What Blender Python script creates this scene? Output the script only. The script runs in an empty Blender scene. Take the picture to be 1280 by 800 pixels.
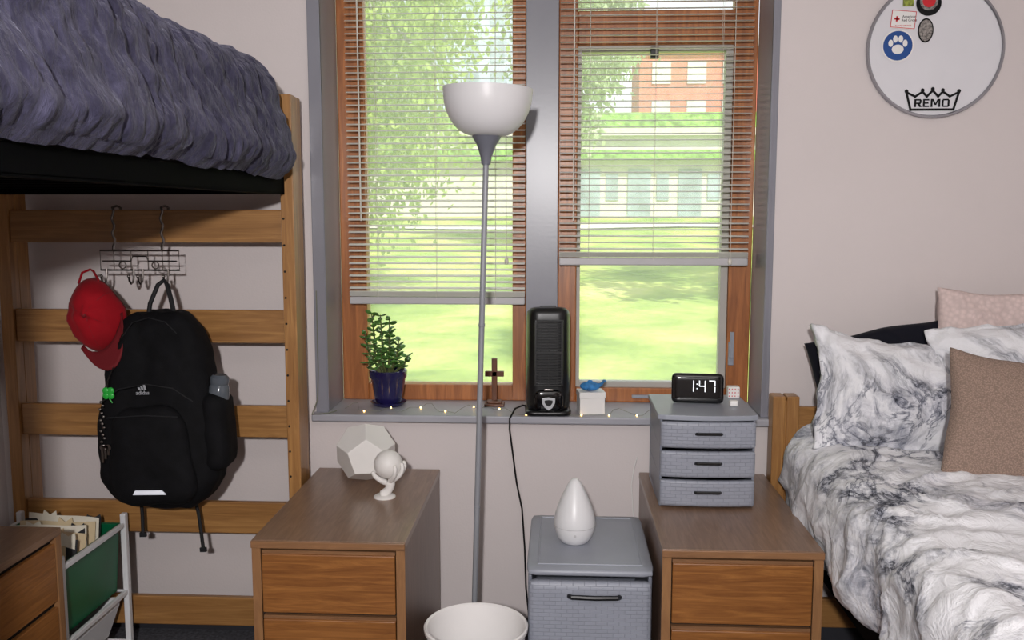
import bpy, bmesh, math, random
from mathutils import Vector, Matrix, Euler, noise
random.seed(7)
sc=bpy.context.scene
COL=sc.collection
def lin(c):
    return tuple(((x/255)/12.92 if x/255<=0.04045 else ((x/255+0.055)/1.055)**2.4) for x in c)+(1,)
# ---------------------------------------------------------------- materials
def base(name):
    m=bpy.data.materials.new(name); m.use_nodes=True
    nt=m.node_tree; b=nt.nodes['Principled BSDF']; return m,nt,b
def bumpnode(nt,b,src,strength,dist):
    bp=nt.nodes.new('ShaderNodeBump'); bp.inputs['Strength'].default_value=strength; bp.inputs['Distance'].default_value=dist
    nt.links.new(src,bp.inputs['Height']); nt.links.new(bp.outputs['Normal'],b.inputs['Normal'])
def ramp(nt,src,stops):
    r=nt.nodes.new('ShaderNodeValToRGB'); e=r.color_ramp.elements
    while len(e)<len(stops): e.new(0.5)
    for i,(p,c) in enumerate(stops): e[i].position=p; e[i].color=lin(c) if len(c)==3 else c
    nt.links.new(src,r.inputs[0]); return r.outputs[0]
def coords(nt,scale=(1,1,1)):
    t=nt.nodes.new('ShaderNodeTexCoord'); mp=nt.nodes.new('ShaderNodeMapping'); mp.inputs['Scale'].default_value=scale
    nt.links.new(t.outputs['Object'],mp.inputs[0]); return mp.outputs[0]
def noisetex(nt,vec,scale,detail=4,dist=0,rough=.5):
    n=nt.nodes.new('ShaderNodeTexNoise'); n.inputs['Scale'].default_value=scale; n.inputs['Detail'].default_value=detail
    n.inputs['Distortion'].default_value=dist; n.inputs['Roughness'].default_value=rough
    nt.links.new(vec,n.inputs['Vector']); return n.outputs[0]
def M(name,c,rough=.5,metal=0,var=.06,vscale=6,bump=0,bscale=200,bdist=.001,sheen=0,spec=.5,emit=None,es=0,coat=0):
    m,nt,b=base(name); v=coords(nt)
    n=noisetex(nt,v,vscale)
    lo=tuple(max(0,x*(1-var)) for x in c); hi=tuple(min(255,x*(1+var)) for x in c)
    nt.links.new(ramp(nt,n,[(.3,lo),(.7,hi)]),b.inputs['Base Color'])
    b.inputs['Roughness'].default_value=rough; b.inputs['Metallic'].default_value=metal
    b.inputs['Specular IOR Level'].default_value=spec
    b.inputs['Sheen Weight'].default_value=sheen; b.inputs['Coat Weight'].default_value=coat
    if bump: bumpnode(nt,b,noisetex(nt,v,bscale,3),bump,bdist)
    if emit: b.inputs['Emission Color'].default_value=lin(emit); b.inputs['Emission Strength'].default_value=es
    return m
def wood(name,c1,c2,stretch=(1,14,14),rough=.38,scale=3,coat=.15):
    m,nt,b=base(name); v=coords(nt,stretch)
    n=noisetex(nt,v,scale,6,1.2,.6)
    mid=tuple((a+d)/2 for a,d in zip(c1,c2))
    nt.links.new(ramp(nt,n,[(.3,c1),(.5,mid),(.68,c2)]),b.inputs['Base Color'])
    b.inputs['Roughness'].default_value=rough; b.inputs['Coat Weight'].default_value=coat; b.inputs['Coat Roughness'].default_value=.3
    bumpnode(nt,b,n,.12,.002); return m
m_wall=M('painted_wall',(213,204,203),.62,var=.012,vscale=1.5,bump=.25,bscale=120,bdist=.002)
m_ceil=M('ceiling_paint',(225,222,218),.9)
m_floor=M('carpet',(70,70,76),.95,var=.25,vscale=80,bump=.6,bscale=400)
m_base=M('rubber_baseboard',(48,48,54),.5)
m_trim=M('gray_trim_paint',(134,134,143),.30,var=.02,bump=.15,bscale=90)
m_sash=M('sash_paint',(176,172,166),.45,var=.03)
m_sill=M('gray_sill_paint',(160,160,168),.4,var=.03)
m_wwood=wood('window_wood',(136,78,36),(184,114,60),(14,14,1.2))
m_oak_h=wood('oak_h',(134,92,50),(174,128,75),(1.0,16,16))
m_oak_v=wood('oak_v',(140,96,52),(182,134,79),(16,16,1.0))
m_dr=wood('drawer_oak',(116,70,32),(160,106,54),(1.2,10,18),scale=4)
m_drY=wood('drawer_oak_side',(122,76,36),(160,106,56),(10,1.2,18),scale=4)
m_top=wood('laminate_top',(116,90,72),(146,116,94),(20,1.6,20),rough=.3,scale=4)
m_side=wood('laminate_side',(104,80,66),(130,102,86),(20,20,1.6),rough=.4,scale=4)
m_edge=wood('edge_wood',(128,90,60),(158,116,76),(14,14,1.5))
m_edgeh=wood('edge_wood_h',(116,82,56),(146,106,72),(1.5,14,14))
m_dark=M('shadow_gap',(22,16,12),.8)
m_blkmetal=M('black_metal',(5,5,7),.8,0,var=.1,spec=.05)
m_mat=M('mattress_cover',(14,14,18),.9,var=.2,vscale=40,spec=.1)
m_slat=M('blind_slat',(240,238,234),.4,var=.02)
m_rail=M('blind_rail',(184,182,184),.4,var=.03)
m_cord=M('blind_cord',(215,210,200),.7)
m_white=M('white_plastic',(222,222,224),.35,var=.02)
m_offw=M('white_ceramic',(230,227,224),.5,var=.02)
m_binw=M('white_bin',(234,231,230),.4,var=.01)
m_gray=M('gray_plastic',(148,152,163),.4,var=.03)
m_grayd=M('gray_plastic_dark',(124,128,140),.4,var=.03)
m_black=M('black_plastic',(14,14,16),.36,var=.1)
m_blackm=M('black_matte',(20,20,22),.6,var=.2)
m_gloss=M('black_gloss',(6,6,8),.12,var=.0,coat=.5)
m_chrome=M('chrome_wire',(118,112,108),.3,1,var=.03)
m_silver=M('silver_badge',(200,202,206),.3,.4,var=.03)
m_lamp=M('lamp_gray_metal',(146,148,154),.42,.1,var=.03)
m_lampc=M('lamp_gray_socket',(112,114,124),.4,.1,var=.03)
m_red=M('red_cloth',(146,13,26),.85,var=.14,bump=.4,bscale=500,sheen=.05,spec=.2)
m_redd=M('red_seam',(112,8,20),.8)
m_pack=M('black_nylon',(11,11,14),.8,var=.3,vscale=30,bump=.5,bscale=400,bdist=.002,spec=.2)
m_packw=M('black_webbing',(18,18,22),.75,bump=.5,bscale=600)
m_strip=M('reflective_strip',(225,228,235),.25,.1,emit=(225,228,240),es=.3)  # slight emission paints in the light the strip throws back
m_logo=M('faded_logo',(160,162,168),.6,var=.02)
m_green=M('green_plastic',(0,92,56),.38,var=.06)
m_leafy=M('jade_leaf',(70,108,50),.3,var=.35,vscale=30)
m_stem=M('plant_stem',(84,92,50),.7)
m_soil=M('soil',(50,36,26),.95,var=.4,vscale=90,bump=1,bscale=150)
m_pot=M('navy_ceramic',(30,26,74),.18,var=.08,coat=.5)
m_cross=wood('walnut_cross',(82,44,22),(122,70,38),(8,8,2))
m_blue=M('blue_plush',(52,120,178),.7,var=.15,vscale=60,bump=.5,bscale=500)
m_navy=M('navy_fabric',(14,15,26),.85,var=.1,bump=.3,bscale=400,sheen=.05,spec=.2)
m_slate=M('slate_fabric',(60,63,76),.85,var=.1,bump=.3,bscale=400)
m_beige=M('manila',(206,186,150),.8,var=.05); m_cream=M('cream_paper',(222,216,200),.85,var=.04)
m_pinkp=M('pink_paper',(206,150,140),.85); m_char=M('charcoal_folder',(40,40,42),.8); m_lime=M('green_folder',(60,120,80),.8)
m_clov=M('clover_green',(40,170,60),.35)
m_bottle=M('clear_bottle',(88,94,102),.15,var=.05)
m_bulb=M('warm_led',(255,220,150),.4,emit=(255,205,120),es=6)
m_wire=M('green_wire',(122,124,108),.5)
m_digit=M('clock_digit',(240,245,250),.5,emit=(235,245,255),es=.7)
m_drum=M('drum_film',(220,219,224),.3,var=.012,coat=.3)
m_rim=M('drum_rim',(160,160,166),.25,.85)
m_ink=M('black_ink',(14,14,16),.6,spec=.2); m_stw=M('sticker_white',(232,230,228),.5,var=.01)
m_stb=M('sticker_blue',(18,70,140),.5,var=.05); m_str=M('sticker_red',(200,28,40),.5); m_stg=M('sticker_olive',(120,130,50),.5,var=.4,vscale=90)
m_stp=M('sticker_photo',(110,105,102),.5,var=.6,vscale=120)
def shade_mat():
    m,nt,b=base('frosted_shade'); nt.nodes.remove(b)
    out=nt.nodes['Material Output']; d=nt.nodes.new('ShaderNodeBsdfPrincipled'); d.inputs['Base Color'].default_value=lin((244,243,245)); d.inputs['Roughness'].default_value=.35
    t=nt.nodes.new('ShaderNodeBsdfTranslucent'); t.inputs[0].default_value=lin((240,238,238))
    mx=nt.nodes.new('ShaderNodeMixShader'); mx.inputs[0].default_value=.25
    nt.links.new(d.outputs[0],mx.inputs[1]); nt.links.new(t.outputs[0],mx.inputs[2]); nt.links.new(mx.outputs[0],out.inputs[0]); return m
m_shade=shade_mat()
def glass_mat():
    m,nt,b=base('glare_veil_glass'); nt.nodes.remove(b)
    out=nt.nodes['Material Output']; t=nt.nodes.new('ShaderNodeBsdfTransparent'); g=nt.nodes.new('ShaderNodeBsdfGlossy'); g.inputs['Roughness'].default_value=.05
    t.inputs[0].default_value=(.96,.97,.96,1)
    mx=nt.nodes.new('ShaderNodeMixShader'); mx.inputs[0].default_value=.04
    nt.links.new(t.outputs[0],mx.inputs[1]); nt.links.new(g.outputs[0],mx.inputs[2])
    tl=nt.nodes.new('ShaderNodeBsdfTranslucent'); tl.inputs[0].default_value=(.95,.96,.96,1)  # translucent share puts a veil of glare and haze into the pane
    n=noisetex(nt,coords(nt),2.5,4); mr=nt.nodes.new('ShaderNodeMapRange'); mr.inputs['To Min'].default_value=.13; mr.inputs['To Max'].default_value=.22; nt.links.new(n,mr.inputs[0])
    m2=nt.nodes.new('ShaderNodeMixShader'); nt.links.new(mr.outputs[0],m2.inputs[0]); nt.links.new(mx.outputs[0],m2.inputs[1]); nt.links.new(tl.outputs[0],m2.inputs[2])
    nt.links.new(m2.outputs[0],out.inputs[0]); return m
m_glass=glass_mat()
def weave_mat(name,c,sx=30,bw=.5,rh=.25):
    m,nt,b=base(name); t=nt.nodes.new('ShaderNodeTexCoord'); mp=nt.nodes.new('ShaderNodeMapping'); mp.inputs['Rotation'].default_value=(math.radians(-90),0,0)
    nt.links.new(t.outputs['Object'],mp.inputs[0])
    br=nt.nodes.new('ShaderNodeTexBrick'); br.inputs['Scale'].default_value=sx; br.inputs['Mortar Size'].default_value=.035; br.inputs['Mortar Smooth'].default_value=1
    br.inputs['Brick Width'].default_value=bw*2; br.inputs['Row Height'].default_value=rh*1.4
    nt.links.new(mp.outputs[0],br.inputs['Vector'])
    lo=tuple(x*.92 for x in c)
    br.inputs['Color1'].default_value=lin(c); br.inputs['Color2'].default_value=lin(tuple(x*1.03 for x in c)); br.inputs['Mortar'].default_value=lin(lo)
    nt.links.new(br.outputs['Color'],b.inputs['Base Color']); b.inputs['Roughness'].default_value=.45
    inv=nt.nodes.new('ShaderNodeMath'); inv.operation='SUBTRACT'; inv.inputs[0].default_value=1; nt.links.new(br.outputs['Fac'],inv.inputs[1])
    bumpnode(nt,b,inv.outputs[0],.6,.0014); return m
m_weave=weave_mat('woven_plastic',(144,148,160))
def marble_mat(name):
    m,nt,b=base(name); v=coords(nt)
    def absd(src,c):
        a=nt.nodes.new('ShaderNodeMath'); a.operation='SUBTRACT'; nt.links.new(src,a.inputs[0]); a.inputs[1].default_value=c
        d=nt.nodes.new('ShaderNodeMath'); d.operation='ABSOLUTE'; nt.links.new(a.outputs[0],d.inputs[0]); return d.outputs[0]
    def mul(a_,b_,f=None):
        mx=nt.nodes.new('ShaderNodeMixRGB'); mx.blend_type='MULTIPLY'; mx.inputs[0].default_value=1
        if f is not None: nt.links.new(f,mx.inputs[0])
        nt.links.new(a_,mx.inputs[1]); nt.links.new(b_,mx.inputs[2]); return mx.outputs[0]
    vein=ramp(nt,absd(noisetex(nt,v,1.9,10,.8,.66),.5),[(0.0,(78,80,88)),(.006,(120,122,130)),(.016,(194,196,203)),(.048,(255,255,255))])
    vein2=ramp(nt,absd(noisetex(nt,v,4.0,9,1.1,.62),.52),[(0.0,(132,134,142)),(.008,(190,192,198)),(.022,(255,255,255))])
    mask=ramp(nt,noisetex(nt,v,2.2,5,.6,.6),[(.46,(0,0,0)),(.57,(255,255,255))])
    mask2=ramp(nt,noisetex(nt,v,2.8,4,.3,.6),[(.51,(0,0,0)),(.62,(255,255,255))])
    smoke=ramp(nt,noisetex(nt,v,7.5,10,1.4,.74),[(.35,(96,98,108)),(.43,(168,171,180)),(.51,(234,234,239)),(.58,(255,255,255))])
    white=nt.nodes.new('ShaderNodeRGB'); white.outputs[0].default_value=lin((230,230,234))
    c=mul(white.outputs[0],vein,mask); c=mul(c,vein2,mask); c=mul(c,smoke,mask2)
    nt.links.new(c,b.inputs['Base Color']); b.inputs['Roughness'].default_value=.85; b.inputs['Specular IOR Level'].default_value=.2
    bumpnode(nt,b,noisetex(nt,v,16,6,.9,.6),.6,.02); return m
m_marble=marble_mat('marble_print_fabric')
def velvet():
    m,nt,b=base('ruched_velvet')
    n=noisetex(nt,coords(nt,(1,1.3,.9)),14,7,.9,.65)
    nt.links.new(ramp(nt,n,[(.28,(40,38,54)),(.5,(56,54,75)),(.72,(82,80,104))]),b.inputs['Base Color'])
    b.inputs['Roughness'].default_value=.75; b.inputs['Specular IOR Level'].default_value=.25; b.inputs['Sheen Weight'].default_value=.4; b.inputs['Sheen Roughness'].default_value=.35; b.inputs['Sheen Tint'].default_value=(.64,.63,.82,1)
    n2=noisetex(nt,coords(nt,(1,1.5,.6)),30,5,1.0,.58)
    bumpnode(nt,b,n2,.75,.016); return m
m_velvet=velvet()
def knit(name,c,s=120,k=.86,bs=.5):
    m,nt,b=base(name); v=coords(nt)
    vo=nt.nodes.new('ShaderNodeTexVoronoi'); vo.inputs['Scale'].default_value=s; nt.links.new(v,vo.inputs['Vector'])
    nt.links.new(ramp(nt,vo.outputs['Distance'],[(0,tuple(min(255,x*1.04) for x in c)),(.7,tuple(x*k for x in c))]),b.inputs['Base Color'])
    b.inputs['Roughness'].default_value=.95
    inv=nt.nodes.new('ShaderNodeMath'); inv.operation='MULTIPLY'; inv.inputs[1].default_value=-1; nt.links.new(vo.outputs['Distance'],inv.inputs[0])
    bumpnode(nt,b,inv.outputs[0],bs,.003); return m
m_knit=knit('taupe_knit',(160,136,122),240,.80)
m_fuzz=knit('pink_fleece',(214,194,190),60,.94,.9)
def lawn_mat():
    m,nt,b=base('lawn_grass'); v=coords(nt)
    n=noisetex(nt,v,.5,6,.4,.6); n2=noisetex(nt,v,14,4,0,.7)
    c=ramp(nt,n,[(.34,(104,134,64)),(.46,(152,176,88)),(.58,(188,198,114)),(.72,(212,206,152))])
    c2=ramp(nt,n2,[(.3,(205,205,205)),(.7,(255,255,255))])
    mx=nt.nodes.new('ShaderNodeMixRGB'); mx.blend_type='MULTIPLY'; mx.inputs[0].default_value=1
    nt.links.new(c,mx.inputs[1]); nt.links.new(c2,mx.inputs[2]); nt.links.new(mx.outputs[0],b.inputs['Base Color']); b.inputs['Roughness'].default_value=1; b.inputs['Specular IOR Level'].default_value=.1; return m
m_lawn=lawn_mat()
def leafmat(name,c1,c2):
    m,nt,b=base(name); v=coords(nt); n=noisetex(nt,v,3,5)
    nt.links.new(ramp(nt,n,[(.35,c1),(.65,c2)]),b.inputs['Base Color']); b.inputs['Roughness'].default_value=.8
    out=nt.nodes['Material Output']; t=nt.nodes.new('ShaderNodeBsdfTranslucent'); t.inputs[0].default_value=lin(c2)
    mx=nt.nodes.new('ShaderNodeMixShader'); mx.inputs[0].default_value=.4
    nt.links.new(b.outputs[0],mx.inputs[1]); nt.links.new(t.outputs[0],mx.inputs[2]); nt.links.new(mx.outputs[0],out.inputs[0]); return m
m_leaf=leafmat('tree_leaf',(112,140,64),(184,202,112))
m_leaf2=leafmat('tree_leaf_hazed',(144,168,122),(196,208,166))  # leaf colour whitened to carry the outdoor haze
m_bark=M('bark',(160,158,150),.9,var=.12,vscale=12)
m_stone=M('pale_stone',(208,204,194),.9,var=.06,vscale=1)
m_brick=M('red_brick',(206,122,104),.9,var=.08,vscale=2)  # outdoor haze is put into the whitened building colours
m_glassb=M('bluish_cladding',(176,188,200),.6,var=.07,vscale=.8)
m_wpan=M('building_window',(150,162,170),.5,var=.15,vscale=1)
m_hedge=M('hedge',(124,164,78),.95,var=.25,vscale=4,bump=1,bscale=6,bdist=.1)
m_path=M('concrete_path',(200,196,186),.9)
# ---------------------------------------------------------------- mesh builder
class MB:
    def __init__(s): s.v=[]; s.f=[]
    def box(s,x0,x1,y0,y1,z0,z1):
        i=len(s.v); s.v+=[(x,y,z) for z in (z0,z1) for y in (y0,y1) for x in (x0,x1)]
        s.f+=[tuple(i+k for k in q) for q in ((0,2,3,1),(4,5,7,6),(0,1,5,4),(2,6,7,3),(0,4,6,2),(1,3,7,5))]; return s
    def lathe(s,prof,n=32,c=(0,0,0),mat=None):
        i=len(s.v); k=len(prof)
        for (r,z) in prof:
            for a in range(n):
                t=2*math.pi*a/n; p=Vector((r*math.cos(t),r*math.sin(t),z))
                if mat: p=mat@p
                s.v.append((p.x+c[0],p.y+c[1],p.z+c[2]))
        for j in range(k-1):
            for a in range(n):
                b=(a+1)%n; s.f.append((i+j*n+a,i+j*n+b,i+(j+1)*n+b,i+(j+1)*n+a))
        return s
    def cyl(s,r,z0,z1,n=24,c=(0,0,0),mat=None,r2=None):
        r2=r if r2 is None else r2
        return s.lathe([(1e-5,z0),(r,z0),(r2,z1),(1e-5,z1)],n,c,mat)
    def sph(s,r,c=(0,0,0),n=16,m=10,sc=(1,1,1),mat=None):
        prof=[(max(1e-5,r*math.sin(math.pi*j/m)),-r*math.cos(math.pi*j/m)) for j in range(m+1)]
        S=Matrix.Diagonal((sc[0],sc[1],sc[2])); S=(mat@S) if mat else S
        return s.lathe(prof,n,c,S)
    def tube(s,pts,r,n=8,closed=False):
        pts=[Vector(p) for p in pts]; k=len(pts); i=len(s.v)
        rs=r if isinstance(r,(list,tuple)) else [r]*k
        up=None
        for j,p in enumerate(pts):
            a=pts[(j-1)%k] if (closed or j>0) else p; b=pts[(j+1)%k] if (closed or j<k-1) else p
            t=(b-a).normalized()
            if up is None:
                up=Vector((0,0,1)) if abs(t.z)<.9 else Vector((1,0,0))
            x=t.cross(up).normalized(); up=x.cross(t).normalized()
            for q in range(n):
                an=2*math.pi*q/n; w=p+(x*math.cos(an)+up*math.sin(an))*rs[j]; s.v.append(tuple(w))
        for j in range(k if closed else k-1):
            j2=(j+1)%k
            for q in range(n):
                q2=(q+1)%n; s.f.append((i+j*n+q,i+j*n+q2,i+j2*n+q2,i+j2*n+q))
        if not closed:
            s.f.append(tuple(i+q for q in range(n))[::-1]); s.f.append(tuple(i+(k-1)*n+q for q in range(n)))
        return s
    def prism(s,pts,y0,y1):
        i=len(s.v); n=len(pts)
        s.v+=[(x,y0,z) for x,z in pts]+[(x,y1,z) for x,z in pts]
        s.f.append(tuple(range(i,i+n))); s.f.append(tuple(range(i+n,i+2*n))[::-1])
        for a in range(n):
            b=(a+1)%n; s.f.append((i+a,i+b,i+n+b,i+n+a))
        return s
    def rbox(s,c,h,r,seg,fn=None,skip=()):
        if not isinstance(r,(tuple,list)): r=(r,r,r)
        r=tuple(min(r[k],h[k]*.999) for k in range(3))
        key={}
        def vert(p):
            k=(round(p[0],5),round(p[1],5),round(p[2],5))
            if k in key: return key[k]
            core=[max(-(h[a]-r[a]),min(h[a]-r[a],p[a])) for a in range(3)]
            d=[(p[a]-core[a])/r[a] for a in range(3)]; L=math.sqrt(sum(x*x for x in d)) or 1
            d=[x/L for x in d]
            q=Vector([core[a]+d[a]*r[a] for a in range(3)])
            nn=Vector([d[a]/r[a] for a in range(3)]).normalized()
            if fn: q=fn(q,nn)
            s.v.append((q.x+c[0],q.y+c[1],q.z+c[2])); key[k]=len(s.v)-1; return key[k]
        for ax in range(3):
            u,v=[(1,2),(2,0),(0,1)][ax]
            for sg in (-1,1):
                if (ax,sg) in skip: continue
                nu,nv=seg[u],seg[v]
                g=[]
                for a in range(nu+1):
                    row=[]
                    for b in range(nv+1):
                        p=[0,0,0]; p[ax]=sg*h[ax]; p[u]=-h[u]+2*h[u]*a/nu; p[v]=-h[v]+2*h[v]*b/nv
                        row.append(vert(p))
                    g.append(row)
                for a in range(nu):
                    for b in range(nv):
                        q=(g[a][b],g[a+1][b],g[a+1][b+1],g[a][b+1])
                        s.f.append(q if sg>0 else q[::-1])
        return s
def make(name,mb,mat,parent=None,smooth=False,bevel=0,sub=0,label=None,cat=None,group=None,kind=None,loc=None,rot=None,ang=40,solid=0):
    me=bpy.data.meshes.new(name); me.from_pydata(mb.v,[],mb.f)
    bm=bmesh.new(); bm.from_mesh(me); bmesh.ops.remove_doubles(bm,verts=bm.verts,dist=1.5e-5)
    bmesh.ops.dissolve_degenerate(bm,edges=bm.edges,dist=1e-6)
    bmesh.ops.recalc_face_normals(bm,faces=bm.faces); bm.to_mesh(me); bm.free()
    if smooth:
        for p in me.polygons: p.use_smooth=True
        me.set_sharp_from_angle(angle=math.radians(ang))
    me.materials.append(mat)
    o=bpy.data.objects.new(name,me); COL.objects.link(o)
    if parent: o.parent=parent
    if loc: o.location=loc
    if rot: o.rotation_euler=rot
    if solid:
        md=o.modifiers.new('s','SOLIDIFY'); md.thickness=solid; md.offset=0
    if bevel:
        md=o.modifiers.new('b','BEVEL'); md.width=bevel; md.segments=2; md.limit_method='ANGLE'; md.angle_limit=math.radians(40)
    if sub:
        md=o.modifiers.new('ss','SUBSURF'); md.levels=sub; md.render_levels=sub
    tag(o,label,cat,group,kind); return o
def tag(o,label=None,cat=None,group=None,kind=None):
    if label: o['label']=label
    if cat: o['category']=cat
    if group: o['group']=group
    if kind: o['kind']=kind
def thing(name,loc,label,cat,rot=(0,0,0),group=None):
    e=bpy.data.objects.new(name,None); e.empty_display_size=.05; COL.objects.link(e); e.location=loc; e.rotation_euler=rot
    tag(e,label,cat,group); return e
def text(name,s,size,mat,parent=None,loc=(0,0,0),rot=(math.radians(90),0,0),ext=.0006,align='CENTER',bold=0,sx=1,label=None,sp=1):
    cu=bpy.data.curves.new(name,'FONT'); cu.body=s; cu.size=size; cu.extrude=ext; cu.align_x=align; cu.align_y='CENTER'; cu.offset=bold; cu.space_character=sp
    t=bpy.data.objects.new('tmp',cu); COL.objects.link(t); bpy.context.view_layer.update()
    me=bpy.data.meshes.new_from_object(t.evaluated_get(bpy.context.evaluated_depsgraph_get())); bpy.data.objects.remove(t)
    me.materials.clear(); me.materials.append(mat)
    o=bpy.data.objects.new(name,me); COL.objects.link(o); o.parent=parent; o.location=loc; o.rotation_euler=rot; o.scale=(sx,1,1)
    if label: o['label']=label
    return o
def B(*a): return MB().box(*a)
def nz(p,s,o=0): return noise.noise(Vector((p[0]*s+o,p[1]*s,p[2]*s)))
R_=math.radians
# ---------------------------------------------------------------- room shell
S='structure'
XL,XR,YB,H=-2.1,1.88,-1.6,2.75
wb=MB(); wb.box(XL-.1,-.865,3.3,3.6,0,H); wb.box(.74,XR+.1,3.3,3.6,0,H); wb.box(-.865,.74,3.3,3.6,0,.82); wb.box(-.865,.74,3.3,3.6,2.64,H)
make('wall_back',wb,m_wall,kind=S)
make('wall_left',B(XL-.1,XL,YB,3.3,0,H),m_wall,kind=S)
make('wall_right',B(XR,XR+.1,YB,3.3,0,H),m_wall,kind=S)
make('wall_front',B(XL-.1,XR+.1,YB-.1,YB,0,H),m_wall,kind=S)
make('floor',B(XL-.1,XR+.1,YB-.1,3.6,-.1,0),m_floor,kind=S)
make('ceiling',B(XL-.1,XR+.1,YB-.1,3.6,H,H+.1),m_ceil,kind=S)
make('baseboard_back',B(XL,XR,3.285,3.3,0,.07),m_base,kind=S)
make('baseboard_left',B(XL,XL+.015,YB,3.285,0,.07),m_base,kind=S)
make('baseboard_right',B(XR-.015,XR,YB,3.285,0,.07),m_base,kind=S)
tr=MB(); tr.box(-.867,-.85,3.285,3.53,.85,2.62); tr.box(.725,.742,3.285,3.53,.85,2.62); tr.box(-.867,.742,3.285,3.53,2.62,2.64)
tr.box(-.895,-.85,3.285,3.30,.85,2.68); tr.box(.725,.75,3.285,3.30,.85,2.68)
make('trim_1',tr,m_trim,kind=S,bevel=.003)
make('trim_2',B(-.131,-.009,3.50,3.60,.85,2.62),m_trim,kind=S,bevel=.003)
make('trim_3',B(-.905,.78,3.25,3.56,.822,.85),m_sill,kind=S,bevel=.006)
def frame(x0,x1,z0,z1,l,r,b,t,y0,y1,mb):
    mb.box(x0,x0+l,y0,y1,z0,z1); mb.box(x1-r,x1,y0,y1,z0,z1); mb.box(x0+l,x1-r,y0,y1,z0,z0+b); mb.box(x0+l,x1-r,y0,y1,z1-t,z1); return mb
w1=frame(-.85,-.131,.85,2.62,.100,.052,.062,.06,3.53,3.60,MB())
w1o=make('window_1',w1,m_wwood,kind=S,bevel=.004)
make('window_pane',B(-.752,-.182,3.567,3.569,.91,2.565),m_glass,w1o)
w2=MB(); w2.box(-.009,.062,3.53,3.60,.85,2.62); w2.box(.64,.725,3.53,3.60,.85,2.62); w2.box(.062,.64,3.53,3.60,.85,.905); w2.box(.062,.64,3.53,3.60,2.20,2.325); w2.box(.062,.64,3.53,3.60,2.57,2.62)
w2o=make('window_2',w2,m_wwood,kind=S,bevel=.004)
make('sash_frame',frame(.062,.64,.905,2.20,.014,.028,.022,.022,3.545,3.59,MB()),m_sash,w2o,bevel=.003)
make('window_pane',B(.07,.618,3.567,3.569,.92,2.185),m_glass,w2o)
make('window_pane',B(.058,.645,3.567,3.569,2.32,2.575),m_glass,w2o)
make('window_latch',B(.645,.665,3.515,3.53,1.0,1.09).box(.648,.662,3.50,3.515,1.03,1.13),m_gray,w2o,bevel=.002)
make('sash_catch',B(.33,.36,3.515,3.545,2.15,2.19),m_black,w2o,bevel=.002)
make('crank_handle',B(.28,.42,3.512,3.53,.868,.88),m_gray,w2o,bevel=.002)
def blind(x0,x1,zb,tilt,label):
    e=thing('window_blind',((x0+x1)/2,3.462,zb),label,'window blind'); hw=(x1-x0)/2; top=2.60-zb
    make('bottom_rail',B(-hw,hw,-.014,.014,0,.028),m_rail,e,bevel=.004)
    make('headrail',B(-hw,hw,-.02,.02,top-.035,top),m_rail,e,bevel=.003)
    s=MB()
    zz=[.032+.005*k for k in range(4)]; z=.062
    while z<top-.045: zz.append(z); z+=.0235
    for z in zz:
        n=4; base_=len(s.v); ti=tilt if z>.06 else 2; ct,st_=math.cos(R_(ti)),math.sin(R_(ti))
        for k in range(n+1):
            t=-1+2*k/n; yy=.0132*t*ct; dz=.0028*(1-t*t)+.0132*t*st_
            s.v+=[(-hw,yy,z+dz),(hw,yy,z+dz),(-hw,yy,z+dz-.0012),(hw,yy,z+dz-.0012)]
        for k in range(n):
            a=base_+4*k; s.f+=[(a,a+1,a+5,a+4),(a+2,a+6,a+7,a+3)]
    make('slats',s,m_slat,e,smooth=True)
    c=MB()
    for xx in (-hw+.11,0,hw-.11):
        for yy in (-.0145,.0145): c.tube([(xx,yy,.02),(xx,yy,top-.02)],.0007,4)
    make('ladder_cord',c,m_cord,e)
    make('wand',MB().tube([(-hw+.05,-.022,top-.03),(-hw+.052,-.024,top-1.05)],.003,6),m_cord,e,smooth=True)
    w=MB().tube([(hw-.07,-.022,top-.03),(hw-.068,-.022,top-1.2)],.0012,5); w.sph(.008,(hw-.068,-.022,top-1.2),8,6,(1,1,1.6))
    make('pull_cord',w,m_cord,e,smooth=True)
blind(-.80,-.133,1.235,11,'white aluminium horizontal blind lowered over a wood-framed window')
blind(-.004,.695,1.385,6,'white aluminium horizontal blind raised higher over the sash window')
# ---------------------------------------------------------------- loft bed
lb=thing('loft_bed',(-1.435,2.1,0),'lofted oak dormitory bed with ladder-like slatted end panel','bed')
def L(o,x0,x1,y0,y1,z0,z1): return B(x0-o[0],x1-o[0],y0-o[1],y1-o[1],z0-o[2],z1-o[2])
def ladder(o,parent,xa,xb,ya,rails,ztop,sgn=1):
    for (p0,p1) in ((xa,xa+.045),(xb-.045,xb)):
        m=MB(); ox,oy=o[0],o[1]
        y=sorted([ya,ya+sgn*.05]); m.box(p0-ox,p1-ox,y[0]-oy,y[1]-oy,0,ztop)
        y=sorted([ya+sgn*.056,ya+sgn*.125]); m.box(p0-ox+.004,p1-ox-.004,y[0]-oy,y[1]-oy,0,ztop)
        y=sorted([ya+sgn*.05,ya+sgn*.056]); m.box(p0-ox+.008,p1-ox-.008,y[0]-oy,y[1]-oy,0,ztop-.004)
        make('post',m,m_oak_v,parent,bevel=.004)
    for z0,z1 in rails:
        y=sorted([ya+sgn*.012,ya+sgn*.036]); make('rail',L(o,xa+.045,xb-.045,y[0],y[1],z0,z1),m_oak_h,parent,bevel=.004)
rl=[(1.478,1.59),(1.130,1.245),(.795,.908),(.444,.559),(.098,.205)]
lo=(-1.435,2.1,0)
ladder(lo,lb,-1.955,-.905,3.10,rl,1.975)
ladder(lo,lb,-1.955,-.905,1.08,rl,1.975,-1)
fr=MB()
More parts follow.
